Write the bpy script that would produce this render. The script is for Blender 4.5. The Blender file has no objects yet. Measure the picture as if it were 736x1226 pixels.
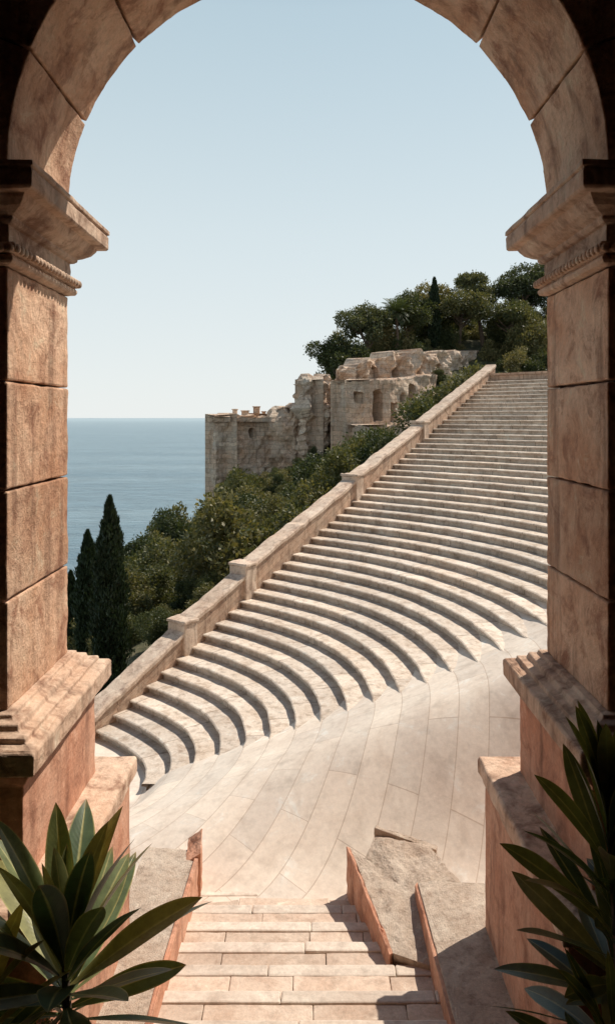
import bpy, bmesh, math, random
import numpy as np
from mathutils import Vector, noise, Matrix
random.seed(7); rng=np.random.default_rng(11)
scene=bpy.context.scene
R=math.radians
# ---------------------------------------------------------------- helpers
def link(o,parent=None):
    scene.collection.objects.link(o)
    if parent: o.parent=parent
    return o
def empty(name,parent=None):
    e=bpy.data.objects.new(name,None); return link(e,parent)
def mk(name,verts,faces,mat=None,parent=None,smooth=False,uv=None):
    me=bpy.data.meshes.new(name)
    me.from_pydata([tuple(v) for v in verts],[],[tuple(f) for f in faces])
    if uv is not None:
        l=me.uv_layers.new(name="UVMap")
        idx=np.empty(len(me.loops),dtype=np.int32); me.loops.foreach_get("vertex_index",idx)
        l.data.foreach_set("uv",np.asarray(uv,dtype=np.float32)[idx].ravel())
    if smooth: me.polygons.foreach_set("use_smooth",[True]*len(me.polygons))
    if mat: me.materials.append(mat)
    me.update()
    return link(bpy.data.objects.new(name,me),parent)
def box(bm,x0,x1,y0,y1,z0,z1):
    vs=[bm.verts.new(p) for p in [(x0,y0,z0),(x1,y0,z0),(x1,y1,z0),(x0,y1,z0),(x0,y0,z1),(x1,y0,z1),(x1,y1,z1),(x0,y1,z1)]]
    for f in [(0,3,2,1),(4,5,6,7),(0,1,5,4),(1,2,6,5),(2,3,7,6),(3,0,4,7)]: bm.faces.new([vs[i] for i in f])
    return vs
def bmobj(name,bm,mat,parent=None,bevel=0,rough=0,sub=3,size=.15,smooth=False):
    bmesh.ops.recalc_face_normals(bm,faces=bm.faces)
    me=bpy.data.meshes.new(name); bm.to_mesh(me); bm.free(); me.materials.append(mat)
    if smooth: me.polygons.foreach_set("use_smooth",[True]*len(me.polygons))
    o=link(bpy.data.objects.new(name,me),parent)
    if bevel:
        m=o.modifiers.new("bevel",'BEVEL'); m.width=bevel; m.segments=2; m.limit_method='ANGLE'
    if rough:
        s=o.modifiers.new("sub",'SUBSURF'); s.subdivision_type='SIMPLE'; s.levels=sub; s.render_levels=sub
        t=bpy.data.textures.new(name+"_tx",'CLOUDS'); t.noise_scale=size; t.noise_depth=4
        d=o.modifiers.new("disp",'DISPLACE'); d.texture=t; d.strength=rough; d.mid_level=.5; d.texture_coords='GLOBAL'
    return o
# ---------------------------------------------------------------- materials
class NT:
    def __init__(s,name):
        s.m=bpy.data.materials.new(name); s.m.use_nodes=True; s.t=s.m.node_tree
        s.b=s.t.nodes["Principled BSDF"]; s.out=s.t.nodes["Material Output"]
    def n(s,typ,**k):
        nd=s.t.nodes.new(typ)
        for a,b in k.items(): setattr(nd,a,b)
        return nd
    def l(s,a,b): s.t.links.new(a,b)
    def noise(s,vec,scale,detail=6,rough=.6,dist=0):
        q=s.n("ShaderNodeTexNoise"); q.inputs["Scale"].default_value=scale; q.inputs["Detail"].default_value=detail
        q.inputs["Roughness"].default_value=rough; q.inputs["Distortion"].default_value=dist
        s.l(vec,q.inputs["Vector"]); return q.outputs["Fac"]
    def ramp(s,fac,stops):
        q=s.n("ShaderNodeValToRGB"); e=q.color_ramp.elements
        while len(e)<len(stops): e.new(.5)
        for i,(p,c) in enumerate(stops):
            e[i].position=p; e[i].color=(*c,1) if len(c)==3 else c
        s.l(fac,q.inputs[0]); return q.outputs[0]
    def mix(s,a,b,fac,mode='MIX'):
        q=s.n("ShaderNodeMix"); q.data_type='RGBA'; q.blend_type=mode
        for v,i in ((fac,0),(a,6),(b,7)):
            if isinstance(v,(int,float)): q.inputs[i].default_value=v
            elif isinstance(v,tuple): q.inputs[i].default_value=(*v,1)
            else: s.l(v,q.inputs[i])
        return q.outputs[2]
    def math(s,op,a,b=0):
        q=s.n("ShaderNodeMath",operation=op)
        for i,v in enumerate((a,b)):
            if isinstance(v,(int,float)): q.inputs[i].default_value=v
            else: s.l(v,q.inputs[i])
        return q.outputs[0]
    def bump(s,h,strength,dist=.02,prev=None):
        q=s.n("ShaderNodeBump"); q.inputs["Strength"].default_value=strength; q.inputs["Distance"].default_value=dist
        s.l(h,q.inputs["Height"])
        if prev: s.l(prev,q.inputs["Normal"])
        return q.outputs[0]
G=lambda v:(v,v,v)
def stone(name,c1,c2,stain,sc=1.0,bump=.5,bdist=.012,island=.25,brick=None,rough=.85,stainamt=.7,fineamt=.5,posbrick=False):
    t=NT(name); pos=t.n("ShaderNodeNewGeometry").outputs["Position"]
    isl=t.n("ShaderNodeNewGeometry").outputs["Random Per Island"]
    a=t.noise(pos,1.3*sc,5,.65,.3)
    col=t.ramp(a,[(.35,c1),(.62,c2)])
    b=t.noise(pos,4.5*sc,6,.72,.6)
    col=t.mix(col,stain,t.math('MULTIPLY',t.ramp(b,[(.5,G(0)),(.66,G(1))]),stainamt))
    col=t.mix(col,tuple(min(.85,x*1.25+.04) for x in c2),t.math('MULTIPLY',t.ramp(b,[(.30,G(1)),(.43,G(0))]),.65))
    mp=t.n("ShaderNodeMapping"); t.l(pos,mp.inputs[0]); mp.inputs["Scale"].default_value=(7*sc,7*sc,.8*sc)
    st=t.noise(mp.outputs[0],1,3,.6)
    col=t.mix(col,tuple(x*.5 for x in stain),t.math('MULTIPLY',t.ramp(st,[(.52,G(0)),(.70,G(1))]),.65*stainamt))
    h=t.noise(pos,26*sc,6,.75)
    col=t.mix(col,t.ramp(h,[(.3,G(.6)),(.7,G(1.18))]),fineamt,'MULTIPLY')
    if island:
        v=t.math('ADD',t.math('MULTIPLY',isl,island),1-island*.6)
        cc=t.n("ShaderNodeCombineColor"); [t.l(v,cc.inputs[i]) for i in range(3)]
        col=t.mix(col,cc.outputs[0],1.0,'MULTIPLY')
    nrm=t.bump(h,bump,bdist)
    if brick:
        w,hh,mort,var,mcol=brick
        if posbrick:
            sp=t.n("ShaderNodeSeparateXYZ"); t.l(pos,sp.inputs[0]); cb=t.n("ShaderNodeCombineXYZ")
            t.l(t.math('ADD',sp.outputs[0],t.math('MULTIPLY',sp.outputs[1],.7)),cb.inputs[0])
            t.l(t.math('ADD',sp.outputs[2],t.math('MULTIPLY',a,.6)),cb.inputs[1]); uv=cb.outputs[0]
        else: uv=t.n("ShaderNodeTexCoord").outputs["UV"]
        br=t.n("ShaderNodeTexBrick"); t.l(uv,br.inputs["Vector"])
        br.inputs["Scale"].default_value=1; br.inputs["Brick Width"].default_value=w; br.inputs["Row Height"].default_value=hh
        br.inputs["Mortar Size"].default_value=mort; br.inputs["Color1"].default_value=(1-var,1-var,1-var,1); br.inputs["Color2"].default_value=(1.05,1.03,1,1)
        br.inputs["Mortar"].default_value=(mcol,mcol*.92,mcol*.86,1); br.inputs["Mortar Smooth"].default_value=.3; br.inputs["Bias"].default_value=0
        col=t.mix(col,br.outputs["Color"],1.0,'MULTIPLY')
    t.l(col,t.b.inputs["Base Color"]); t.l(nrm,t.b.inputs["Normal"]); t.b.inputs["Roughness"].default_value=rough
    t.b.inputs["Specular IOR Level"].default_value=.25
    return t.m
M_pier=stone("sandstone_pier",(.61,.32,.185),(.79,.54,.375),(.32,.14,.08),bump=1.0,island=.36,bdist=.016,stainamt=.85)
M_orange=stone("plaster_orange",(.58,.265,.16),(.65,.38,.26),(.35,.16,.10),bump=.7,island=.1,stainamt=.85)
M_cap=stone("sandstone_moulding",(.61,.385,.26),(.75,.56,.42),(.26,.13,.08),bump=.9,island=.1,stainamt=.85)
M_dark=stone("dark_wall_stone",(.13,.07,.05),(.19,.11,.075),(.08,.05,.04),bump=.6,island=0)  # for spandrel, pier cores and the added shading room
M_stair=stone("stair_stone",(.57,.42,.32),(.69,.55,.44),(.42,.27,.19),sc=1.5,bump=.5,bdist=.008,island=.32,stainamt=.45)
M_nose=stone("stair_nosing_stone",(.63,.52,.43),(.71,.61,.51),(.46,.34,.26),sc=1.5,bump=.4,bdist=.006,island=.15,stainamt=.4)
M_rough=stone("rough_stone",(.56,.43,.33),(.68,.56,.45),(.38,.27,.2),sc=3,bump=.9,bdist=.02,island=0,stainamt=.6)
M_seat=stone("seat_limestone",(.64,.53,.43),(.78,.68,.58),(.38,.27,.19),sc=1.4,bump=.5,island=0,brick=(1.1,1.0,.008,.2,.5),stainamt=.65)
M_floor=stone("orchestra_paving",(.71,.61,.52),(.80,.71,.61),(.58,.47,.38),sc=.8,bump=.3,bdist=.006,island=0,brick=(1.3,.28,.005,.12,.74),stainamt=.4,fineamt=.3)
M_para=stone("parapet_stone",(.52,.34,.24),(.62,.46,.34),(.30,.18,.12),sc=1.6,bump=.7,island=0,brick=(.7,.22,.008,.2,.55))
M_coping=stone("coping_stone",(.58,.43,.32),(.70,.56,.44),(.34,.22,.16),sc=1.6,bump=.6,island=.2)
M_castle=stone("castle_stone",(.84,.59,.42),(.93,.76,.60),(.52,.34,.24),sc=.5,bump=1.0,bdist=.14,island=0,stainamt=.75,fineamt=.8,brick=(.75,.32,.02,.2,.65),posbrick=True)
def ground_mat():
    t=NT("hillside_soil"); pos=t.n("ShaderNodeNewGeometry").outputs["Position"]
    nn=t.noise(pos,1.2,5,.7)
    c=t.ramp(nn,[(.35,(.03,.04,.016)),(.55,(.08,.075,.035)),(.75,(.22,.17,.11))])
    t.l(c,t.b.inputs["Base Color"]); t.b.inputs["Roughness"].default_value=1
    t.l(t.bump(nn,1,.2),t.b.inputs["Normal"]); return t.m
M_soil=ground_mat()
def leafmat(name,stops,trans=.3,rough=.5):
    t=NT(name); g=t.n("ShaderNodeNewGeometry"); oi=t.n("ShaderNodeObjectInfo")
    f=t.math('ADD',t.math('MULTIPLY',g.outputs["Random Per Island"],.4),t.math('MULTIPLY',oi.outputs["Random"],.6))
    c=t.ramp(f,stops); t.l(c,t.b.inputs["Base Color"]); t.b.inputs["Roughness"].default_value=rough
    t.b.inputs["Specular IOR Level"].default_value=.3
    tr=t.n("ShaderNodeBsdfTranslucent"); cc=t.mix(c,(1.4,1.3,.6),1.0,'MULTIPLY'); t.l(cc,tr.inputs[0])
    mx=t.n("ShaderNodeMixShader"); mx.inputs[0].default_value=trans; t.l(t.b.outputs[0],mx.inputs[1]); t.l(tr.outputs[0],mx.inputs[2])
    t.l(mx.outputs[0],t.out.inputs[0]); return t.m
M_bush=leafmat("shrub_foliage",[(0,(.03,.045,.018)),(.35,(.065,.082,.033)),(.62,(.125,.125,.052)),(.85,(.22,.19,.085)),(1,(.30,.25,.13))],.32)
M_pine=leafmat("pine_foliage",[(0,(.045,.06,.03)),(.5,(.095,.11,.055)),(1,(.18,.17,.08))])
M_cyp=leafmat("cypress_foliage",[(0,(.018,.032,.016)),(.6,(.036,.054,.024)),(1,(.075,.09,.038))],.15)
M_palm=leafmat("palm_foliage",[(0,(.05,.07,.03)),(.6,(.09,.115,.05)),(1,(.16,.16,.08))],.3)
def simple(name,c1,c2,sc,rough=.9,bump=.5):
    t=NT(name); pos=t.n("ShaderNodeNewGeometry").outputs["Position"]
    nn=t.noise(pos,sc,5,.7); t.l(t.ramp(nn,[(.3,c1),(.7,c2)]),t.b.inputs["Base Color"]); t.b.inputs["Roughness"].default_value=rough
    t.l(t.bump(nn,bump,.02),t.b.inputs["Normal"]); return t.m
M_bark=simple("bark",(.07,.05,.035),(.17,.12,.085),8)
def broad_leaf(name,k,rgh):
    t=NT(name); uv=t.n("ShaderNodeTexCoord").outputs["UV"]; g=t.n("ShaderNodeNewGeometry")
    sp=t.n("ShaderNodeSeparateXYZ"); t.l(uv,sp.inputs[0])
    base=t.ramp(g.outputs["Random Per Island"],[(0,tuple(x*k for x in (.045,.075,.04))),(.45,tuple(x*k for x in (.085,.115,.055))),(.8,tuple(x*k for x in (.16,.17,.07))),(1,tuple(x*k for x in (.31,.25,.10)))])
    d=t.math('ABSOLUTE',t.math('SUBTRACT',sp.outputs[0],.5))
    rib=t.ramp(d,[(.0,G(1)),(.03,G(.6)),(.06,G(0))])
    edge=t.ramp(d,[(.43,G(0)),(.49,G(1))])
    c=t.mix(base,tuple(x*k for x in (.36,.34,.16)),t.math('MULTIPLY',rib,.8))
    c=t.mix(c,tuple(x*k for x in (.38,.33,.14)),t.math('MULTIPLY',edge,.7))
    pos=g.outputs["Position"]
    c=t.mix(c,t.ramp(t.noise(pos,18,4,.7),[(.3,G(.55)),(.7,G(1.25))]),.75,'MULTIPLY')
    tipc=t.ramp(sp.outputs[1],[(.93,G(0)),(1,G(1))])
    c=t.mix(c,(.22*k,.15*k,.06*k),t.math('MULTIPLY',tipc,.7))
    v=t.math('SINE',t.math('MULTIPLY',t.math('ADD',sp.outputs[1],t.math('MULTIPLY',d,-.22)),170))
    nrm=t.bump(v,.04,.003); nrm=t.bump(rib,.25,.004,nrm)
    t.l(nrm,t.b.inputs["Normal"])
    t.l(c,t.b.inputs["Base Color"]); t.b.inputs["Roughness"].default_value=rgh
    tr=t.n("ShaderNodeBsdfTranslucent"); t.l(t.mix(c,(1.6,1.5,.6),1.0,'MULTIPLY'),tr.inputs[0])
    mx=t.n("ShaderNodeMixShader"); mx.inputs[0].default_value=.25; t.l(t.b.outputs[0],mx.inputs[1]); t.l(tr.outputs[0],mx.inputs[2])
    t.l(mx.outputs[0],t.out.inputs[0]); return t.m
M_leafL=broad_leaf("broad_leaf_lit",1.4,.36); M_leafR=broad_leaf("broad_leaf_shaded",.7,.33)  # one leaf, light baked into colour: left plant lit, right in pier shade
# ---------------------------------------------------------------- world, sun
AZ,EL=57,55
w=bpy.data.worlds.new("World"); scene.world=w; w.use_nodes=True
nt=w.node_tree; bg=nt.nodes["Background"]
sky=nt.nodes.new("ShaderNodeTexSky"); sky.sky_type='NISHITA'; sky.sun_disc=False
sky.sun_elevation=R(EL); sky.sun_rotation=R(AZ); sky.air_density=1.0; sky.dust_density=.5; sky.ozone_density=1.0; sky.altitude=0
tc=nt.nodes.new("ShaderNodeTexCoord"); sx=nt.nodes.new("ShaderNodeSeparateXYZ"); nt.links.new(tc.outputs["Generated"],sx.inputs[0])
rp=nt.nodes.new("ShaderNodeValToRGB"); e=rp.color_ramp.elements; e[0].position=0; e[0].color=(.95,.95,.95,1); e[1].position=.8; e[1].color=(.08,.08,.08,1)
m_=e.new(.25); m_.color=(.88,.88,.88,1); m_=e.new(.5); m_.color=(.74,.74,.74,1)
nt.links.new(sx.outputs[2],rp.inputs[0])
hc=nt.nodes.new("ShaderNodeValToRGB"); e=hc.color_ramp.elements; e[0].position=0; e[0].color=(.86,.895,.885,1); e[1].position=.5; e[1].color=(.60,.75,.80,1)
m_=e.new(.22); m_.color=(.75,.84,.86,1); m_=e.new(.85); m_.color=(.22,.38,.48,1)
nt.links.new(sx.outputs[2],hc.inputs[0])
BS=.10
sc_=nt.nodes.new("ShaderNodeVectorMath"); sc_.operation='SCALE'; sc_.inputs["Scale"].default_value=1/BS; nt.links.new(hc.outputs[0],sc_.inputs[0])
mxw=nt.nodes.new("ShaderNodeMix"); mxw.data_type='RGBA'; nt.links.new(rp.outputs[0],mxw.inputs[0]); nt.links.new(sky.outputs[0],mxw.inputs[6]); nt.links.new(sc_.outputs[0],mxw.inputs[7])
nt.links.new(mxw.outputs[2],bg.inputs[0]); bg.inputs[1].default_value=BS
S=Vector((math.sin(R(AZ))*math.cos(R(EL)),math.cos(R(AZ))*math.cos(R(EL)),math.sin(R(EL))))
ld=bpy.data.lights.new("sun","SUN"); ld.energy=5.0; ld.angle=R(.5); ld.color=(1,.91,.79)
lo=link(bpy.data.objects.new("sun",ld)); lo.rotation_euler=S.to_track_quat('Z','Y').to_euler()
lo.location=(20,20,40)
# ---------------------------------------------------------------- camera
cd=bpy.data.cameras.new("camera"); cam=link(bpy.data.objects.new("camera",cd))
cam.location=(0,0,0); cam.rotation_euler=(R(90),0,0)
cd.sensor_fit='HORIZONTAL'; cd.sensor_width=36; cd.lens=36*850/736; cd.shift_y=-113/736
cd.clip_start=.05; cd.clip_end=60000; scene.camera=cam
scene.view_settings.view_transform='Standard'; scene.view_settings.look='None'; scene.view_settings.exposure=0
# ---------------------------------------------------------------- sea
t=NT("sea_water"); pos=t.n("ShaderNodeNewGeometry").outputs["Position"]
mp=t.n("ShaderNodeMapping"); t.l(pos,mp.inputs[0]); mp.inputs["Scale"].default_value=(.3,.8,1)
n1=t.noise(mp.outputs[0],.7,6,.7)
mp2=t.n("ShaderNodeMapping"); t.l(pos,mp2.inputs[0]); mp2.inputs["Scale"].default_value=(.008,.05,1)
n2=t.noise(mp2.outputs[0],1,5,.65)
wc=t.mix(t.ramp(n2,[(.32,(.095,.17,.215)),(.68,(.18,.265,.305))]),t.ramp(n1,[(.35,G(.65)),(.7,G(1.3))]),.9,'MULTIPLY')
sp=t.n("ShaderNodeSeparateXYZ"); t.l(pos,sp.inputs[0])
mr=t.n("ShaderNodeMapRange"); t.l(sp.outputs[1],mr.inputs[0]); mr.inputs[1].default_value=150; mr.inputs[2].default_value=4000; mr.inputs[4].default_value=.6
wc=t.mix(wc,(.36,.46,.50),mr.outputs[0])  # aerial haze painted into the water colour, paler with distance
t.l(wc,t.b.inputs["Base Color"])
t.b.inputs["Roughness"].default_value=.32; t.b.inputs["Specular IOR Level"].default_value=.4
t.l(t.bump(n1,1.0,.7),t.b.inputs["Normal"])
SZ=-15
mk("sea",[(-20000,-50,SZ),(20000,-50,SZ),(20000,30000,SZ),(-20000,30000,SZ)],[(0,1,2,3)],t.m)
# ---------------------------------------------------------------- terrain
cp=[(-3.5,8,-5.3),(-3.4,10,-5.1),(-1.3,13.3,-4.3),(1.3,17,-3.0),(3.6,20.3,-1.6),(6,24,0),(9,26,1),
(0,8,-6),(4,12,-5),(8,16,-3),(12,20,-1),(15,10,-3),(8,4,-6),(0,0,-6),(-4,3,-6),(20,0,-5),(25,20,1),
(-6,10,-6.8),(-6,16,-6.4),(-6.3,22,-6.3),(-6,30,-6.0),(-5.2,40,-5.4),(-4,50,-5.4),(-11,10,-15),(-12,20,-16),(-12.5,35,-17),(-12,50,-17),(-13,65,-18),(-30,10,-22),(-30,60,-24),(-30,110,-24),
(-2,20,-4.9),(-1.4,28,-4.8),(0.5,36,-4.2),(2,45,-3.5),(6,30,-1.6),(9,38,-1.6),(10,46,-2),(16,44,1),(22,36,3),
(4,60,4.2),(12,59,4.8),(20,61,6),(32,60,7.5),(5,72,2),(20,80,7),(45,60,8),(50,95,8),(-6,60,-13),(-5,75,-16),(0,90,-17),(10,110,-17),(60,120,-17),(45,30,5),(60,0,0)]
P=np.array(cp,float)
def tps(d): 
    return np.where(d>1e-9,d*d*np.log(d+1e-12),0)
D=np.linalg.norm(P[:,None,:2]-P[None,:,:2],axis=2); n=len(P)
A=np.zeros((n+3,n+3)); A[:n,:n]=tps(D)+np.eye(n)*.5; A[:n,n]=1; A[:n,n+1:]=P[:,:2]; A[n,:n]=1; A[n+1:,:n]=P[:,:2].T
W=np.linalg.solve(A,np.concatenate([P[:,2],[0,0,0]]))
def ground(X,Y):
    X=np.atleast_1d(np.asarray(X,float)); Y=np.atleast_1d(np.asarray(Y,float))
    d=np.sqrt((X[:,None]-P[:,0])**2+(Y[:,None]-P[:,1])**2)
    return tps(d)@W[:n]+W[n]+W[n+1]*X+W[n+2]*Y
gx=np.linspace(-26,56,165); gy=np.linspace(-2,116,220)
XX,YY=np.meshgrid(gx,gy); ZZ=ground(XX.ravel(),YY.ravel())
vs=[(x,y,z+.5*noise.fractal(Vector((x*.3,y*.3,0)),1,2,4)-.1) for x,y,z in zip(XX.ravel(),YY.ravel(),ZZ)]
nx,ny=len(gx),len(gy)
fs=[(j*nx+i,j*nx+i+1,(j+1)*nx+i+1,(j+1)*nx+i) for j in range(ny-1) for i in range(nx-1)]
mk("hillside_terrain",vs,fs,M_soil,smooth=True)
# ---------------------------------------------------------------- theatre
C=(-5.04,5.81); r0=4.0; NR=48; RUN=13.35/NR; RISE=RUN*.383; ZF=-4.1; SL=RISE/RUN; TW=54.2
MM=2.95; BE=42.0; C2=(C[0]+MM*math.cos(R(BE)),C[1]+MM*math.sin(R(BE)))
def pt(r,adeg):
    a=R(adeg)
    if adeg>=BE: return C[0]+r*math.cos(a),C[1]+r*math.sin(a)
    return C2[0]+(r-MM)*math.cos(a),C2[1]+(r-MM)*math.sin(a)
def inv(x,y):
    dx,dy=x-C2[0],y-C2[1]; a=math.degrees(math.atan2(dy,dx)); r=math.hypot(dx,dy)+MM
    dx,dy=x-C[0],y-C[1]; a2=math.degrees(math.atan2(dy,dx)); rr=math.hypot(dx,dy)
    if a>BE or a<-170:
        return (rr,a2) if rr>MM else (rr,BE)
    return r,a
def alen(r,adeg):
    return (r-MM)*R(adeg) if adeg<BE else (r-MM)*R(BE)+r*R(adeg-BE)
def tip(r): return float(np.interp(r,[4,5,6,7,8,9,10,18],[0,-5,-6,-6,-4,-1,0,4]))
th=empty("amphitheatre_seating")
V=[];F=[];UV=[]
for k in range(NR):
    ri=r0+RUN*k; zt=ZF+RISE*(k+1)
    a0=tip(ri)-2.5; a1=TW; ns=max(30,int((a1-a0)*R(1)*(ri-MM*.6)/.085))
    base=len(V)
    for i in range(ns+1):
        ad=a0+(a1-a0)*i/ns; s=alen(ri,ad)
        p=Vector((s,k*1.7,0))
        q=noise.noise(p*2)*.013+noise.noise(p*7)*.010; dz=noise.noise(p*1.3+Vector((9,0,0)))*.008+noise.noise(p*6)*.005
        prof=[(.048,-RISE-.06),(.048,-.034),(-.003,-.028),(-.006,-.009),(.007,0),(.15,.001),(RUN+.08,-.002)]
        for j,(dr,dh) in enumerate(prof):
            rr=ri+dr+(q if j<5 else 0); z=zt+dh+(dz if 1<j<6 else 0)
            x,y=pt(rr,ad); V.append((x,y,z)); UV.append((s+k*.37,k+.02+.95*j/6))
    m=7
    for i in range(ns):
        for j in range(m-1):
            b=base+i*m+j; F.append((b,b+1,b+m+1,b+m))
mk("seat_rows",V,F,M_seat,th,uv=UV)
V=[];F=[];UV=[]
rt=r0+RUN*NR; zt=ZF+RISE*NR
ns=120
for i in range(ns+1):
    ad=5+(TW-5)*i/ns
    for j,(dr,dh) in enumerate([(0,-.1),(0,.16),(-.03,.165),(-.03,.23),(.36,.23),(.36,-2.5)]):
        z=zt+dh+(noise.noise(Vector((ad*.6,j,0)))*.02); x,y=pt(rt+dr,ad)
        V.append((x,y,z)); UV.append((alen(rt,ad),[0,.42,.44,.5,.9,3][j]))
    if i: 
        for j in range(5):
            b=(i-1)*6+j; F.append((b,b+1,b+7,b+6))
mk("crest_wall",V,F,M_para,th,uv=UV)
# radial parapet
par=empty("theatre_parapet_wall")
D2=Vector((math.cos(R(TW)),math.sin(R(TW)),0)); N2=Vector((-D2.y,D2.x,0)); C3=Vector((C[0],C[1],0))
def hz(tt): return ZF+SL*max(0,tt)+RISE*.5
segs=[(-.25,1.65,.16,.30),(1.65,3.0,.34,.36),(3.0,6.35,.42,.34),(6.35,9.3,.38,.28),(9.3,13.75,.32,.22)]
V=[];F=[];UV=[];Vc=[];Fc=[]
for (ta,tb,ha,hb) in segs:
    ns=int((tb-ta)/.12); b0=len(V); c0=len(Vc)
    for i in range(ns+1):
        tt=ta+(tb-ta)*i/ns; h=hz(tt)+ha+(hb-ha)*i/ns; p=C3+D2*(r0+tt); jn=noise.noise(Vector((tt*3,1,0)))*.02; jz=noise.noise(Vector((tt*2.5,5,0)))*.035+noise.noise(Vector((tt*9,5,0)))*.025
        for (dn,z,v) in [(0,hz(tt)-.5,0),(0,h,.6),(.26,h,.9),(.26,h-2.8,3.6)]:
            q=p+N2*(dn+.002+jn); V.append((q.x,q.y,z)); UV.append((tt,v if v==0 else z))
        for (dn,z) in [(-.03,h-.0),(-.03,h+.05),(.0,h+.07),(.27,h+.07),(.30,h+.05),(.30,h-.0)]:
            q=p+N2*(dn+jn); Vc.append((q.x,q.y,z+jz+.003))
    for i in range(ns):
        for j in range(3): b=b0+i*4+j; F.append((b,b+1,b+5,b+4))
        for j in range(6): b=c0+i*6; Fc.append((b+j,b+(j+1)%6,b+6+(j+1)%6,b+6+j))
    F.append((b0,b0+1,b0+2,b0+3)); b=b0+ns*4; F.append((b,b+3,b+2,b+1))
    Fc.append(tuple(c0+j for j in range(6))); Fc.append(tuple(c0+ns*6+5-j for j in range(6)))
mk("wall_body",V,F,M_para,par,uv=UV); 
mk("coping",Vc,Fc,M_coping,par)
bm=bmesh.new()
for tt,hh in [(1.65,.41),(3.0,.50),(6.35,.44),(9.3,.36),(-.28,.26)]:
    for (w2,z0,z1,ex) in [(.13,-1.5,hh,0),(.15,hh,hh+.05,.02)]:
        vs=box(bm,-w2,w2,-.05-ex,.31+ex,z0,z1)
        for v in vs:
            q=C3+D2*(r0+tt+v.co.x)+N2*v.co.y; v.co=Vector((q.x,q.y,hz(tt)+v.co.z))
bmobj("parapet_posts",bm,M_coping,par,bevel=.015,rough=.03,sub=4,size=.12)
# orchestra floor
def sst(a,b,x): 
    t_=max(0,min(1,(x-a)/(b-a))); return t_*t_*(3-2*t_)
def floorz(x,y):
    r,a=inv(x,y)
    cone=ZF+SL*max(0,r-r0)
    aa=a-tip(r)
    de=float(np.interp(aa,[0,2,12,22,32],[.128,.107,.0,-.10,-.25]))
    if r<4.0: cone=ZF
    cone+=de*sst(3.98,4.35,r)
    s=sst(5.5,6.95,y)
    return -3.79*(1-s)+cone*s
gx=np.arange(-8.0,12,.07); gy=np.arange(5.0,20,.07)
V=[];UV=[];ok=[]
for y in gy:
    for x in gx:
        r,a=inv(x,y)
        V.append((x,y,floorz(x,y)+.004*noise.noise(Vector((x*2,y*2,0)))))
        dx,dy=x-C[0],y-C[1]; UV.append((R(a)*5,r-4))
        s=-D2.y*dx+D2.x*dy; ok.append(s<.22 and r<rt and a>-120 and not (a>tip(r)+34 and r>4.4))
nx,ny=len(gx),len(gy); F=[]
for j in range(ny-1):
    for i in range(nx-1):
        q=(j*nx+i,j*nx+i+1,(j+1)*nx+i+1,(j+1)*nx+i)
        if all(ok[k] for k in q): F.append(q)
mk("orchestra_floor",V,F,M_floor,smooth=True,uv=UV)
# ---------------------------------------------------------------- entrance stairs
st=empty("entrance_stairs")
ys=[3.2,3.62,3.88,4.12,4.39,4.66,4.92,5.18,5.43,5.68]
bmA=bmesh.new(); bmB=bmesh.new()
for i in range(len(ys)-1):
    z=-3.42-.045*i; y0,y1=ys[i],ys[i+1]
    x=-1.05; 
    ynose=y1-.085
    while x<1.05:
        wd=random.uniform(.38,.75); x2=min(x+wd,1.05)
        if 1.05-x2<.15: x2=1.05
        box(bmA,x+.002,x2-.002,y0+.002,ynose-.002,z-.3,z-.003+random.uniform(-.004,.004)); x=x2
    x=-1.05
    while x<1.05:
        wd=random.uniform(.6,1.1); x2=min(x+wd,1.05)
        if 1.05-x2<.2: x2=1.05
        box(bmB,x+.0015,x2-.0015,ynose+random.uniform(-.006,.006),y1+.012,z-.3,z+.004+random.uniform(-.003,.003)); x=x2
bmobj("treads",bmA,M_stair,st,bevel=.006,rough=.008,sub=3,size=.06); bmobj("nosings",bmB,M_nose,st,bevel=.012,rough=.010,sub=3,size=.06)
# ---------------------------------------------------------------- cheek walls
def prism(name,parent,pts,zb,ztops,mat,rough=.0,bev=.01,sub=5,size=.08):
    bm=bmesh.new(); n_=len(pts)
    lo_=[bm.verts.new((x,y,zb)) for x,y in pts]; hi=[bm.verts.new((x,y,z)) for (x,y),z in zip(pts,ztops)]
    cx=sum(x for x,y in pts)/n_; cy=sum(y for x,y in pts)/n_; cz=sum(ztops)/n_
    c=bm.verts.new((cx,cy,cz))
    for i in range(n_):
        j=(i+1)%n_; bm.faces.new([lo_[i],lo_[j],hi[j],hi[i]]); bm.faces.new([hi[i],hi[j],c])
    return bmobj(name,bm,mat,parent,bevel=bev,rough=rough,sub=sub,size=size)
ck=empty("stair_cheek_wall")
prism("inner_facing",ck,[(.31,5.62),(.335,5.64),(.565,4.70),(.54,4.68)],-4.1,[-3.40,-3.42,-3.545,-3.545],M_orange,.035,.003,4)
prism("rough_fill",ck,[(.337,5.64),(.42,5.55),(.56,5.80),(.98,5.72),(1.2,5.2),(.84,4.6),(.567,4.70)],-4.1,[-3.42,-3.52,-3.42,-3.46,-3.50,-3.57,-3.55],M_rough,.045,0,5,.12)
prism("end_facing",ck,[(.55,5.81),(.57,5.87),(1.06,5.80),(1.04,5.74)],-4.1,[-3.36,-3.38,-3.50,-3.50],M_rough,.035,.006,4)
ck2=empty("stair_side_wall")
prism("wall_top",ck2,[(.845,3.3),(.81,5.22),(.90,5.24),(1.3,5.22),(1.3,3.3)],-4.1,[-3.40,-3.42,-3.42,-3.42,-3.40],M_rough,.018,.01,5,.12)
prism("wall_face",ck2,[(.825,3.3),(.785,5.2),(.81,5.24),(.847,3.3)],-4.1,[-3.41,-3.43,-3.43,-3.41],M_orange,.012,.003,4)
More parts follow.
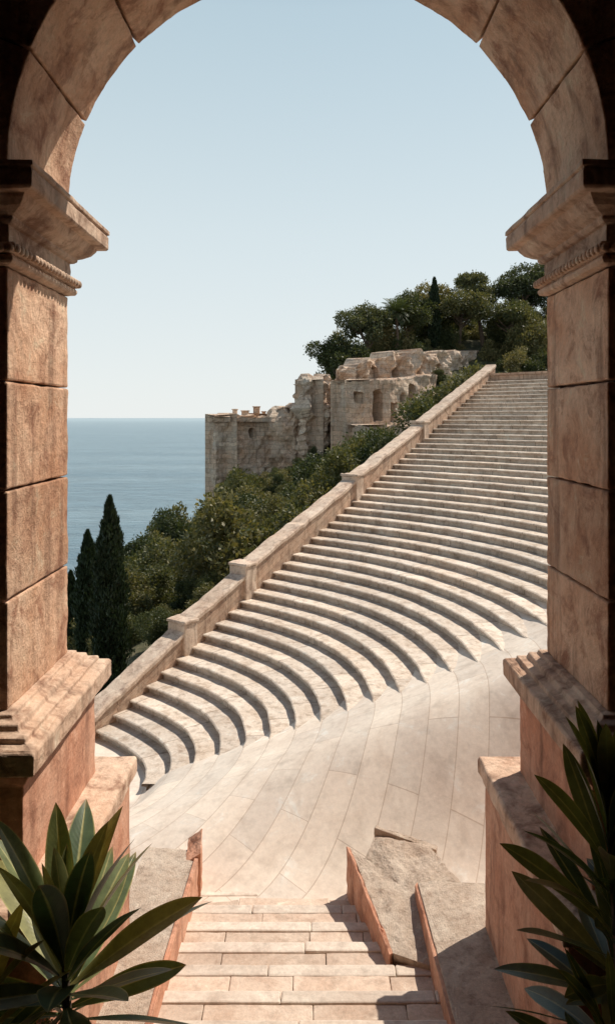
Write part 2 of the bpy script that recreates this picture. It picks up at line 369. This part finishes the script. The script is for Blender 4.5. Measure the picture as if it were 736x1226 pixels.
ck3=empty("stair_cheek_wall")
prism("inner_facing",ck3,[(-.86,5.72),(-.89,5.76),(-.928,3.3),(-.90,3.3)],-4.1,[-3.48,-3.48,-3.38,-3.38],M_orange,.016,.003,4)
prism("end_block",ck3,[(-.84,5.60),(-.86,5.80),(-.98,5.84),(-.96,5.58)],-4.1,[-3.44,-3.36,-3.46,-3.50],M_orange,.03,.004,4)
prism("rough_fill",ck3,[(-.892,5.74),(-1.3,5.74),(-1.35,3.3),(-.930,3.3)],-4.1,[-3.50,-3.48,-3.38,-3.385],M_rough,.025,0,5,.12)
# ---------------------------------------------------------------- arch
Y1,Y2,WX=3.55,4.45,1.5
def loft(bm,rect,prof):
    x0,x1,y0,y1=rect; prev=None
    for (p,z) in prof:
        ring=[bm.verts.new(c) for c in [(x0-p,y0-p,z),(x1+p,y0-p,z),(x1+p,y1+p,z),(x0-p,y1+p,z)]]
        if prev:
            for i in range(4): bm.faces.new([prev[i],prev[(i+1)%4],ring[(i+1)%4],ring[i]])
        else: bm.faces.new(ring[::-1])
        prev=ring
    bm.faces.new(prev)
ar=empty("stone_archway")
for sgn,nm in ((-1,"a"),(1,"b")):
    rect=(-3.0,-WX,Y1,Y2) if sgn<0 else (WX,3.0,Y1,Y2)
    zs=[-1.475,-.92,-.365,.185,.76]
    bm=bmesh.new()
    for i in range(4):
        e=random.uniform(-.004,.004)
        box(bm,rect[0],rect[1],rect[2]+e,rect[3],zs[i]+.006,zs[i+1]-.006)
    bmobj("pier_blocks_"+nm,bm,M_pier,ar,bevel=.010,rough=.018,sub=5,size=.14)
    bm=bmesh.new(); box(bm,rect[0]+.06,rect[1]-.06,rect[2]+.06,rect[3]-.06,-1.6,1.0); bmobj("pier_core_"+nm,bm,M_dark,ar)
    bm=bmesh.new()
    loft(bm,rect,[(0.0,.76),(.035,.77),(.045,.785),(.045,.80),(.03,.815),(.055,.82),(.065,.835),(.065,.855),(.05,.87),(.012,.875),(.010,.965),(.03,.97),(.045,.985),(.045,1.0),(.07,1.01),(.11,1.035),(.135,1.065),(.145,1.085),(.19,1.088),(.20,1.10),(.20,1.175),(.19,1.19),(.205,1.195),(.205,1.22),(.10,1.235)])
    bmobj("capital_"+nm,bm,M_cap,ar,bevel=.004,rough=.014,sub=4,size=.09)
    bm=bmesh.new(); xi=sgn*(WX-.067)
    y=Y1-.04
    while y<Y2+.05:
        m=Matrix.Translation((xi,y,.836))@Matrix.Diagonal((.016,.022,.024,1)); bmesh.ops.create_icosphere(bm,subdivisions=2,radius=1,matrix=m)
        y+=.05
    xx=rect[0] if sgn>0 else rect[1]
    for i in range(20):
        m=Matrix.Translation((xx+sgn*(-.04+i*.05),Y1-.067,.836))@Matrix.Diagonal((.022,.016,.024,1)); bmesh.ops.create_icosphere(bm,subdivisions=2,radius=1,matrix=m)
    bmobj("bead_band_"+nm,bm,M_cap,ar,smooth=True)
    bm=bmesh.new()
    loft(bm,rect,[(.205,-1.70),(.215,-1.69),(.215,-1.59),(.205,-1.58),(.15,-1.565),(.148,-1.54),(.10,-1.53),(.09,-1.50),(.045,-1.49),(.04,-1.470),(-.01,-1.468)])
    bmobj("pedestal_cap_"+nm,bm,M_cap,ar,bevel=.006,rough=.018,sub=4,size=.1)
    bm=bmesh.new(); loft(bm,rect,[(.13,-2.30),(.13,-1.78),(.15,-1.76),(.17,-1.72),(.17,-1.702)])
    bmobj("pedestal_die_"+nm,bm,M_orange,ar,bevel=.006,rough=.018,sub=4,size=.14)
    bm=bmesh.new(); loft(bm,rect,[(.345,-2.40),(.35,-2.39),(.35,-2.30),(.34,-2.285),(.12,-2.28)])
    bmobj("plinth_slab_"+nm,bm,M_cap,ar,bevel=.008,rough=.020,sub=5,size=.12)
    bm=bmesh.new(); loft(bm,rect,[(.31,-4.3),(.31,-2.402)])
    bmobj("plinth_body_"+nm,bm,M_orange,ar,bevel=.008,rough=.018,sub=5,size=.14)
ZS=1.273; ro=1.86
for i in range(8):
    a0=180-22.5*i; a1=a0-22.5; g=.30
    bm=bmesh.new(); m=8; rings=[]
    for j in range(m+1):
        a=R(a0-g-(a0-a1-2*g)*j/m)
        rings.append([bm.verts.new((rr*math.cos(a),yy,ZS+rr*math.sin(a))) for rr,yy in ((WX,Y1),(WX,Y2),(ro,Y2),(ro,Y1))])
    for j in range(m):
        for q in range(4): bm.faces.new([rings[j][q],rings[j][(q+1)%4],rings[j+1][(q+1)%4],rings[j+1][q]])
    bm.faces.new(rings[0]); bm.faces.new(rings[-1][::-1])
    bmobj("voussoir_%d"%(i+1),bm,M_pier,ar,bevel=.009,rough=.017,sub=4,size=.14)
bm=bmesh.new()
box(bm,-3.0,-WX-.003,Y1+.003,Y2-.003,1.2,ZS); box(bm,WX+.003,3.0,Y1+.003,Y2-.003,1.2,ZS); bmobj("springer_course",bm,M_pier,ar)
V=[];F=[];n_=48
for i in range(n_+1):
    a=math.pi*i/n_; c,s=math.cos(a),math.sin(a)
    k=min(3.0/max(abs(c),1e-6),3.2/max(s,1e-6)); rb=1.56
    V+=[(rb*c,Y1+.04,ZS+rb*s),(k*c,Y1+.04,ZS+k*s),(k*c,Y2-.04,ZS+k*s),(rb*c,Y2-.04,ZS+rb*s)]
for i in range(n_):
    for q in range(4): F.append((i*4+q,i*4+(q+1)%4,i*4+4+(q+1)%4,i*4+4+q))
mk("spandrel_wall",V,F,M_dark,ar)
lg=empty("added_shade_room")  # unseen room added around the camera to keep sky light off the arch front
bm=bmesh.new()
box(bm,-3.3,-2.9,-4,Y2-.1,-4.3,4.6); box(bm,2.9,3.3,-4,Y2-.1,-4.3,4.6); box(bm,-3.3,3.3,-4.4,-4.003,-4.3,4.6)
bmobj("walls",bm,M_dark,lg)
bm=bmesh.new(); box(bm,-3.4,3.4,-4.5,Y2,4.46,4.8); bmobj("ceiling",bm,M_dark,lg)
bm=bmesh.new(); box(bm,-2.9,2.9,-4,3.195,-3.9,-3.40); bmobj("floor_slab",bm,M_stair,lg)
# ---------------------------------------------------------------- castle
def ruin(name,parent,path,zb,topf,wins=(),thick=1.2,amp=.12,cell=.16,mat=M_castle):
    path=[Vector((x,y,0)) for x,y in path]; L=[0]
    for a,b in zip(path,path[1:]): L.append(L[-1]+(b-a).length)
    ns=max(2,int(L[-1]/cell)); zmax=max(topf(L[-1]*i/ns) for i in range(ns+1)); nz=max(2,int((zmax-zb)/cell))
    V=[];F=[];m=nz+3
    for i in range(ns+1):
        s=L[-1]*i/ns; k=max(j for j in range(len(L)-1) if L[j]<=s+1e-9 or j==0)
        d=(path[k+1]-path[k]).normalized(); p=path[k]+d*(s-L[k]); nn=Vector((-d.y,d.x,0))
        top=topf(s)
        for j in range(nz+1):
            z=zb+(top-zb)*j/nz; dep=0
            for (ws,wz,ww,wh,arch) in wins:
                u=s-ws; v=z-wz
                if abs(u)<ww/2 and 0<v<wh:
                    if not arch or v<wh-ww/2 or math.hypot(u,v-(wh-ww/2))<ww/2: dep=1.4
            q=Vector((p.x,p.y,z))
            nv=noise.fractal(q*.7,1,2,5)*amp*1.6+noise.noise(q*3.1)*amp*.5
            c=q+nn*(dep-nv); V.append(c)
        e=noise.noise(Vector((s*2,7,0)))*.2
        V.append((p.x+nn.x*thick,p.y+nn.y*thick,top+e)); V.append((p.x+nn.x*thick,p.y+nn.y*thick,zb))
    for i in range(ns):
        for j in range(m-1): b=i*m+j; F.append((b,b+m,b+m+1,b+1))
    F.append(tuple(range(m))); F.append(tuple(reversed(range(ns*m,ns*m+m))))
    return mk(name,V,F,mat,parent)
def jag(f,a,fr,seed):
    return lambda s:f(s)+a*noise.fractal(Vector((s*fr,seed,0)),1,2,4)+.5*a*(1 if noise.noise(Vector((s*fr*.8,seed+3,0)))>.12 else 0)
cs=empty("ruined_castle")
lin=lambda pts:(lambda s:float(np.interp(s,[p[0] for p in pts],[p[1] for p in pts])))
ruin("sea_tower",cs,[(-6.7,52.5),(-6.3,48.2),(-2.7,50.6),(-2.6,54)],-9,jag(lambda s:0.15,.2,1.2,1),[(5.6,-1.6,.45,.7,0),(7.3,-1.4,.4,.6,0)],1.5,.2,.13)
ruin("tower_cornice",cs,[(-6.85,52.5),(-6.45,47.95),(-2.55,50.35),(-2.5,54)],-.28,jag(lambda s:.02,.1,1.4,3),(),1.2,.09)
ruin("broken_wall",cs,[(-2.9,50.3),(-.9,49.4),(.2,50.4)],-8,jag(lin([(0,.4),(1.2,.9),(1.6,.2),(2.3,.9),(4,.5)]),.5,1.1,5),(),1.5,.45)
ruin("crag_keep",cs,[(-.6,51),(-.3,48.6),(1.4,49.6),(2.2,52)],-8,jag(lin([(0,1.8),(2.2,2.6),(3.0,3.1),(4.4,2.7),(7,2)]),.6,1.3,9),[(3.4,.2,.4,1.0,1)],1.4,.6)
ruin("upper_wall",cs,[(1.0,52),(3.3,49.9),(8,53.4),(14,59.6),(14.5,62)],-4,jag(lin([(0,1.8),(3.2,3.7),(5.5,4.4),(13.5,5.2),(18,5.3)]),.55,.8,14),[(5.2,2.9,.45,.8,1),(7.4,3.0,.45,.8,1),(9.6,3.2,.5,.9,1),(12.6,3.2,.5,1.0,1)],2.2,.45,.14)
ruin("residence",cs,[(1.7,49.2),(2.5,46.9),(5.8,48.9),(9.6,53.0),(9.9,54.5)],-4,jag(lin([(0,2.1),(2.3,2.4),(6,2.6),(10.5,3.0),(12,3.2)]),.25,.9,21),
  [(3.5,1.0,.6,.7,0),(5.1,-.2,.8,2.1,1),(6.6,-.3,.6,1.3,0),(7.6,1.1,.45,.6,1),(8.7,.0,.95,2.4,1),(10.4,.9,.5,.9,1)],1.8,.11,.11)
ruin("lower_terrace",cs,[(2.9,48),(3.2,45.8),(8.2,48.0),(8.4,49)],-5,jag(lambda s:-.6,.2,.9,30),[(3.5,-1.9,.4,.6,0),(5.3,-1.9,.4,.6,0)],2.0,.12)
bm=bmesh.new()
for x,h,wd in [(-5.3,.45,.3),(-4.7,.35,.5),(-3.9,.65,.45),(-3.3,.3,.25)]:
    yy=48.9+(x+6.4)*.62
    box(bm,x,x+wd,yy+.6,yy+1.1,-.3,.1+h); box(bm,x-.06,x+wd+.06,yy+.54,yy+1.16,.1+h,.18+h)
bmobj("chimneys",bm,M_castle,cs,bevel=.03)
# ---------------------------------------------------------------- foliage generators
def leaf_verts(c,dirs,L,Wd):
    n=len(c); d=dirs/np.linalg.norm(dirs,axis=1,keepdims=True)
    r=rng.normal(size=(n,3)); s=np.cross(d,r); s/=np.linalg.norm(s,axis=1,keepdims=True)
    L=np.asarray(L).reshape(-1,1)*np.ones((n,1)); Wd=np.asarray(Wd).reshape(-1,1)*np.ones((n,1))
    return np.stack([c-d*L*.5,c+s*Wd*.5,c+d*L*.5,c-s*Wd*.5],1).reshape(-1,3)
def quads_mesh(name,v,mat):
    me=bpy.data.meshes.new(name); n=len(v)//4
    me.vertices.add(len(v)); me.vertices.foreach_set("co",v.astype(np.float32).ravel())
    me.loops.add(n*4); me.loops.foreach_set("vertex_index",np.arange(n*4,dtype=np.int32))
    me.polygons.add(n); me.polygons.foreach_set("loop_start",np.arange(0,n*4,4,dtype=np.int32)); me.polygons.foreach_set("loop_total",np.full(n,4,dtype=np.int32))
    me.materials.append(mat); me.update(); me.validate(); return me
def blobs_leaves(cent,rad,N,Lf,Wf,flat=1.0):
    cent=np.array(cent);rad=np.array(rad); pr=rad**2/np.sum(rad**2)
    k=rng.choice(len(rad),N,p=pr); d=rng.normal(size=(N,3)); d/=np.linalg.norm(d,axis=1,keepdims=True)
    rr=rad[k]*np.clip(rng.normal(.88,.16,N),.3,1.25)
    q=np.sin(d*6.3+k[:,None]*1.7).prod(axis=1); rr*=1+.25*q
    off=d*rr[:,None]; off[:,2]*=flat
    c=cent[k]+off
    dirs=d+rng.normal(scale=.8,size=(N,3)); 
    return leaf_verts(c,dirs,Lf*rng.uniform(.6,1.4,N),Wf*rng.uniform(.6,1.4,N))
def bush_proto(i,N,Lf,Wf,nb=16,zs=.85):
    cent=[];rad=[]
    for _ in range(nb):
        a=random.uniform(0,6.28); r=random.uniform(.1,.75); z=random.uniform(.05,zs)*(1-.45*r)
        cent.append((r*math.cos(a),r*math.sin(a),z)); rad.append(random.uniform(.16,.36))
    return quads_mesh("shrub_%d"%i,blobs_leaves(cent,rad,N,Lf,Wf),M_bush)
protos=[bush_proto(i,5200,.09,.05) for i in range(4)]+[bush_proto(i+4,6500,.085,.042,22,1.5) for i in range(3)]
near=[bush_proto(10+i,11000,.06,.03) for i in range(3)]
hs=empty("hillside_shrubs")
def put(parent,me,x,y,z,s,sq=1):
    o=bpy.data.objects.new("shrub",me); link(o,parent); o.location=(x,y,z)
    o.rotation_euler=(random.uniform(-.2,.2),random.uniform(-.2,.2),random.uniform(0,6.28)); o.scale=(s,s,s*sq); return o
pts=[];tries=0
def srcwall(x,y):
    dx,dy=x-C[0],y-C[1]; return -D2.y*dx+D2.x*dy
for lo_s,hi_s,target in ((.8,1.3,60),(.32,.72,620)):
    tries=0; cnt=0
    while cnt<target and tries<30000:
        tries+=1
        y=random.uniform(8.5,50); x=random.uniform(-10.5,10)
        s=srcwall(x,y)
        if s<.75 or (s<2.2 and lo_s>.75): continue
        if y>44 and x>1.5+(50-y)*.2 and y>45.6: continue
        if y>47.0 and x>-7.5: continue
        if lo_s>.75 and (y>34 or y<17): continue
        sc=random.uniform(lo_s,hi_s)*(1+.012*y)*(1.0 if s>1.5 else .7)
        if y<15: sc*=.7
        if x<-3.5 and y<30: sc*=.78
        if y>33: sc*=.8
        if any((px-x)**2+(py-y)**2<(.55*(ps+sc)*.6)**2 for px,py,ps in pts): continue
        pts.append((x,y,sc)); cnt+=1
gz=ground([p[0] for p in pts],[p[1] for p in pts])
for (x,y,s),z in zip(pts,gz):
    put(hs,random.choice(near if y<17 else protos),x,y,z-.1*s,s*random.uniform(.9,1.2),random.uniform(.8,1.25))
pl=empty("hilltop_tree_mass"); pts=[]; tries=0
while len(pts)<140 and tries<20000:
    tries+=1
    y=random.uniform(54,74); x=random.uniform(2.0,30)
    if x<15.5 and y<49.6+(x-3.3)*.95+3.2: continue
    if y<57.5 and x<4.5: continue
    sc=random.uniform(.7,2.1)
    if any((px-x)**2+(py-y)**2<(.5*(ps+sc)*.8)**2 for px,py,ps in pts): continue
    pts.append((x,y,sc))
gz=ground([p[0] for p in pts],[p[1] for p in pts])
for (x,y,s),z in zip(pts,gz): put(pl,random.choice(protos),x,y,z-.3,s*1.1,random.uniform(.9,1.5))
iv=empty("wall_ivy")
for (x,y,z,s) in [(10.2,54.5,2.6,.7),(10.7,55.0,1.6,.9),(9.9,54.0,3.4,.5),(1.8,46.4,-4.0,1.2),(5.5,45.6,-4.0,1.3),(8,46.6,-3.4,1.2),(-3,48.6,-5.2,1.3),(-5.5,46.9,-5.9,1.3),(0,47.6,-4.9,1.3),(-1.6,48.6,-4.6,1.2),(1.2,48.3,-3.8,.9),(-4.3,48.0,-5.2,1.2),(2.6,45.6,-3.6,1.0)]:
    put(iv,random.choice(protos),x,y,z,s)
def tube(bm,pts,radii,seg=8):
    prev=None
    for i,(p,r) in enumerate(zip(pts,radii)):
        p=Vector(p); d=(Vector(pts[min(i+1,len(pts)-1)])-Vector(pts[max(i-1,0)])).normalized()
        a=d.orthogonal().normalized(); b=d.cross(a)
        ring=[bm.verts.new(p+(a*math.cos(6.2832*k/seg)+b*math.sin(6.2832*k/seg))*r) for k in range(seg)]
        if prev:
            off=min(range(seg),key=lambda o_:sum((prev[k].co-ring[(k+o_)%seg].co).length for k in range(seg)))
            ring=ring[off:]+ring[:off]
            for k in range(seg): bm.faces.new([prev[k],prev[(k+1)%seg],ring[(k+1)%seg],ring[k]])
        prev=ring
    bm.faces.new(prev)
def gzz(x,y): return float(ground([x],[y])[0])
def cypress(x,y,zt,wd,N=14000,lf=.07):
    zb=gzz(x,y)-.1; H=zt-zb; e=empty("cypress_tree"); e.location=(x,y,zb)
    bm=bmesh.new(); tube(bm,[(0,0,0),(0.01,0,H*.5),(0,0,H*.93)],[wd*.14,wd*.09,wd*.02]); bmobj("trunk",bm,M_bark,e)
    u=rng.uniform(0,1,N)**.85; a=rng.uniform(0,6.283,N)
    env=np.interp(u,[0,.06,.2,.5,.8,.95,1],[.25,.7,.95,1,.66,.25,.03])
    lump=1+.16*np.sin(a*3+u*23)+.12*np.sin(a*5-u*41)+.10*np.sin(u*70+a)
    rr=wd*.5*env*lump*np.clip(rng.normal(.85,.16,N),.2,1.15)
    c=np.stack([rr*np.cos(a),rr*np.sin(a),H*(.04+.96*u)],1)
    d=np.stack([np.cos(a)*.35,np.sin(a)*.35,np.ones(N)],1)+rng.normal(scale=.28,size=(N,3))
    link(bpy.data.objects.new("foliage",quads_mesh("cypress_foliage",leaf_verts(c,d,lf*1.7*rng.uniform(.6,1.4,N),lf*.5),M_cyp)),e)
cypress(-3.20,11.5,-1.28,.52,22000,.05)
cypress(-4.95,16,-2.55,.52,16000,.06)
cypress(-6.0,18,-3.9,.5,12000,.06)
cypress(10.9,61,12.0,.9,12000,.18)
def tree(name,x,y,H,spread,N,lf,mat,flat=.7,nb=9):
    zb=gzz(x,y)-.2; e=empty(name); e.location=(x,y,zb); bm=bmesh.new()
    bend=random.uniform(-.1,.1)*H
    tube(bm,[(0,0,0),(bend*.5,0,H*.3),(bend,0,H*.62)],[H*.035,H*.026,H*.016])
    cent=[];rad=[]
    for k in range(nb):
        a=6.28*k/nb+random.uniform(-.4,.4); rr=spread*random.uniform(.35,.8); z=H*random.uniform(.6,.92)
        q=Vector((bend+rr*math.cos(a),rr*math.sin(a),z)); s0=Vector((bend*.8,0,H*random.uniform(.35,.58)))
        tube(bm,[s0,(s0+q)*.5+Vector((0,0,-.04*H)),q],[H*.014,H*.009,H*.004],6)
        cent.append(tuple(q)); rad.append(spread*random.uniform(.25,.42))
    cent.append((bend,0,H*.9)); rad.append(spread*.45)
    bmobj("trunk_and_limbs",bm,M_bark,e)
    link(bpy.data.objects.new("crown",quads_mesh(name+"_crown",blobs_leaves(cent,rad,N,lf,lf*.5,flat),mat)),e)
tree("stone_pine_tree",15.6,63,6.4,2.2,10000,.22,M_pine,.7)
tree("stone_pine_tree",19.4,64,6.6,3.0,13000,.22,M_pine,.7,11)
tree("stone_pine_tree",23,66,7.0,3.2,12000,.22,M_pine,.7)
tree("olive_tree",2.7,56.5,5.0,2.3,11000,.2,M_bush,.85,12)
tree("olive_tree",4.8,57.5,5.4,2.4,12000,.2,M_pine,.85,12)
tree("olive_tree",8.3,60,4.8,2.4,12000,.2,M_bush,.85,12)
tree("olive_tree",10.4,63.5,5.0,2.4,11000,.2,M_bush,.85,12)
tree("olive_tree",13.2,62,5.0,2.8,13000,.2,M_bush,.8,12)
tree("olive_tree",17.4,60,4.2,2.6,12000,.2,M_bush,.8)
tree("olive_tree",-2.5,27,2.0,1.1,9000,.1,M_bush,.85)
tree("olive_tree",-5.4,24,1.7,1.1,9000,.1,M_bush,.85)
tree("olive_tree",-4.4,17,1.7,.8,9000,.075,M_bush,.85)
def palm(x,y,H,L,nf=34,zo=0):
    zb=gzz(x,y)-.1+zo; e=empty("palm_tree"); e.location=(x,y,zb); bm=bmesh.new()
    tube(bm,[(0,0,0),(.03*H,0,H*.5),(0,0,H)],[L*.09,L*.07,L*.06]); bmobj("trunk",bm,M_bark,e)
    Q=[]
    for k in range(nf):
        a=k*2.4; el=R(75-110*(k/nf)); p=np.array([0,0,H])
        for s in range(14):
            t_=s/13; ee=el-1.1*t_*t_; d=np.array([math.cos(a)*math.cos(ee),math.sin(a)*math.cos(ee),math.sin(ee)])
            p=p+d*L/14; side=np.array([-math.sin(a),math.cos(a),0])
            ll=L*.32*math.sin(math.pi*min(1,.15+.85*t_))+.02
            for sg in (-1,1):
                dd=side*sg+d*.7+np.array([0,0,-.25]); dd/=np.linalg.norm(dd); wv=d*L*.022
                Q+= [p-wv,p+dd*ll*.6-wv,p+dd*ll,p+dd*ll*.5+wv]
            wv=side*L*.012; Q+=[p-d*L/14-wv,p-d*L/14+wv,p+wv,p-wv]
    link(bpy.data.objects.new("fronds",quads_mesh("palm_fronds",np.array(Q),M_palm)),e)
palm(7.3,58.5,3.9,1.7,46); palm(1.4,55.0,3.0,1.4,40); palm(-2.15,18.5,1.3,.95,44)
# ---------------------------------------------------------------- foreground plants
def blade(V,F,UV,base,az,el,L,Wd,bend,roll=0,fold=.25):
    n_=14; p=Vector(base); c0=len(V)
    side0=Vector((-math.sin(az),math.cos(az),0))
    wav=random.uniform(0,6)
    for i in range(n_+1):
        t_=i/n_; e=el-bend*t_**1.4
        d=Vector((math.cos(az)*math.cos(e),math.sin(az)*math.cos(e),math.sin(e)))
        if i: p=p+d*(L/n_)
        up=side0.cross(d)*-1
        rl=roll*(1+.5*t_)
        sd=(side0*math.cos(rl)+up*math.sin(rl)); up2=sd.cross(d)*-1
        prof=float(np.interp(t_,[0,.08,.2,.4,.6,.75,.88,.96,1],[.16,.2,.5,.88,1,.9,.6,.26,.01]))
        wv=Wd*.5*prof
        for j,u in enumerate((-1,-.5,0,.5,1)):
            q=p+sd*(u*wv)+up2*(fold*wv*abs(u)+.05*math.sin(t_*11+wav+u)*abs(u)*wv)
            V.append(tuple(q)); UV.append((.5+u*.5,t_))
    for i in range(n_):
        for j in range(4): b=c0+i*5+j; F.append((b,b+1,b+6,b+5))
def plant(name,stems,mat):
    e=empty(name); bm=bmesh.new(); V=[];F=[];UV=[]
    for (base,top,cnt,Lr,els,frac,bd) in stems:
        b=Vector(base);t_=Vector(top); mid=(b+t_)/2+Vector((random.uniform(-.03,.03),0,0))
        tube(bm,[b,mid,t_],[.028,.022,.014])
        for k in range(cnt):
            f=k/(cnt-1); p=b.lerp(t_,1-frac*(1-f)); az=k*2.399+random.uniform(-.25,.25)
            el=R(els[0]+(els[1]-els[0])*f+random.uniform(-8,8)); L=random.uniform(*Lr)*(1-.2*(f>.92))
            blade(V,F,UV,p,az,el,L,L*random.uniform(.16,.21),random.uniform(*bd),random.uniform(-.5,.5),random.uniform(.1,.35))
    bmobj("stems",bm,M_bark,e)
    o=mk("leaves",V,F,mat,e,smooth=True,uv=UV); s=o.modifiers.new("s",'SUBSURF'); s.levels=1; s.render_levels=1
plant("broadleaf_plant",[((-.98,2.9,-2.8),(-.99,2.9,-2.22),44,(.50,.72),(-8,86),.42,(.05,.4)),((-1.28,2.75,-2.8),(-1.32,2.7,-2.32),18,(.4,.55),(5,75),.5,(.1,.4))],M_leafL)
plant("broadleaf_plant",[((1.26,2.85,-2.8),(1.23,2.9,-1.58),58,(.42,.60),(-12,84),.90,(.05,.45)),((1.10,2.6,-2.8),(1.12,2.6,-2.25),20,(.3,.42),(0,75),.7,(.1,.5)),((1.5,2.9,-2.8),(1.48,3.0,-1.75),24,(.4,.55),(0,80),.7,(.1,.5))],M_leafR)
for sg in (-1,1):
    e=empty("planting_bed"); bm=bmesh.new()
    xa,xb=(-2.88,-.92) if sg<0 else (.92,2.88)
    box(bm,xa,xb,2.2,2.3,-3.395,-2.72); box(bm,xa,xb,3.09,3.19,-3.395,-2.72); xi=xb-.1 if sg<0 else xa
    box(bm,xi,xi+.1,2.302,3.088,-3.395,-2.72); bmobj("stone_border",bm,M_orange,e,bevel=.01)
    bm=bmesh.new(); box(bm,xa+.1,xb-.1,2.302,3.088,-3.39,-2.78); bmobj("soil",bm,M_soil,e)
us=empty("undergrowth_shrub")
for (x,y,z,s) in [(-1.35,3.0,-2.78,.28),(-1.1,2.6,-2.78,.25),(1.3,2.6,-2.78,.25),(1.15,2.95,-2.8,.2)]: put(us,near[0],x,y,z,s)
print("done")
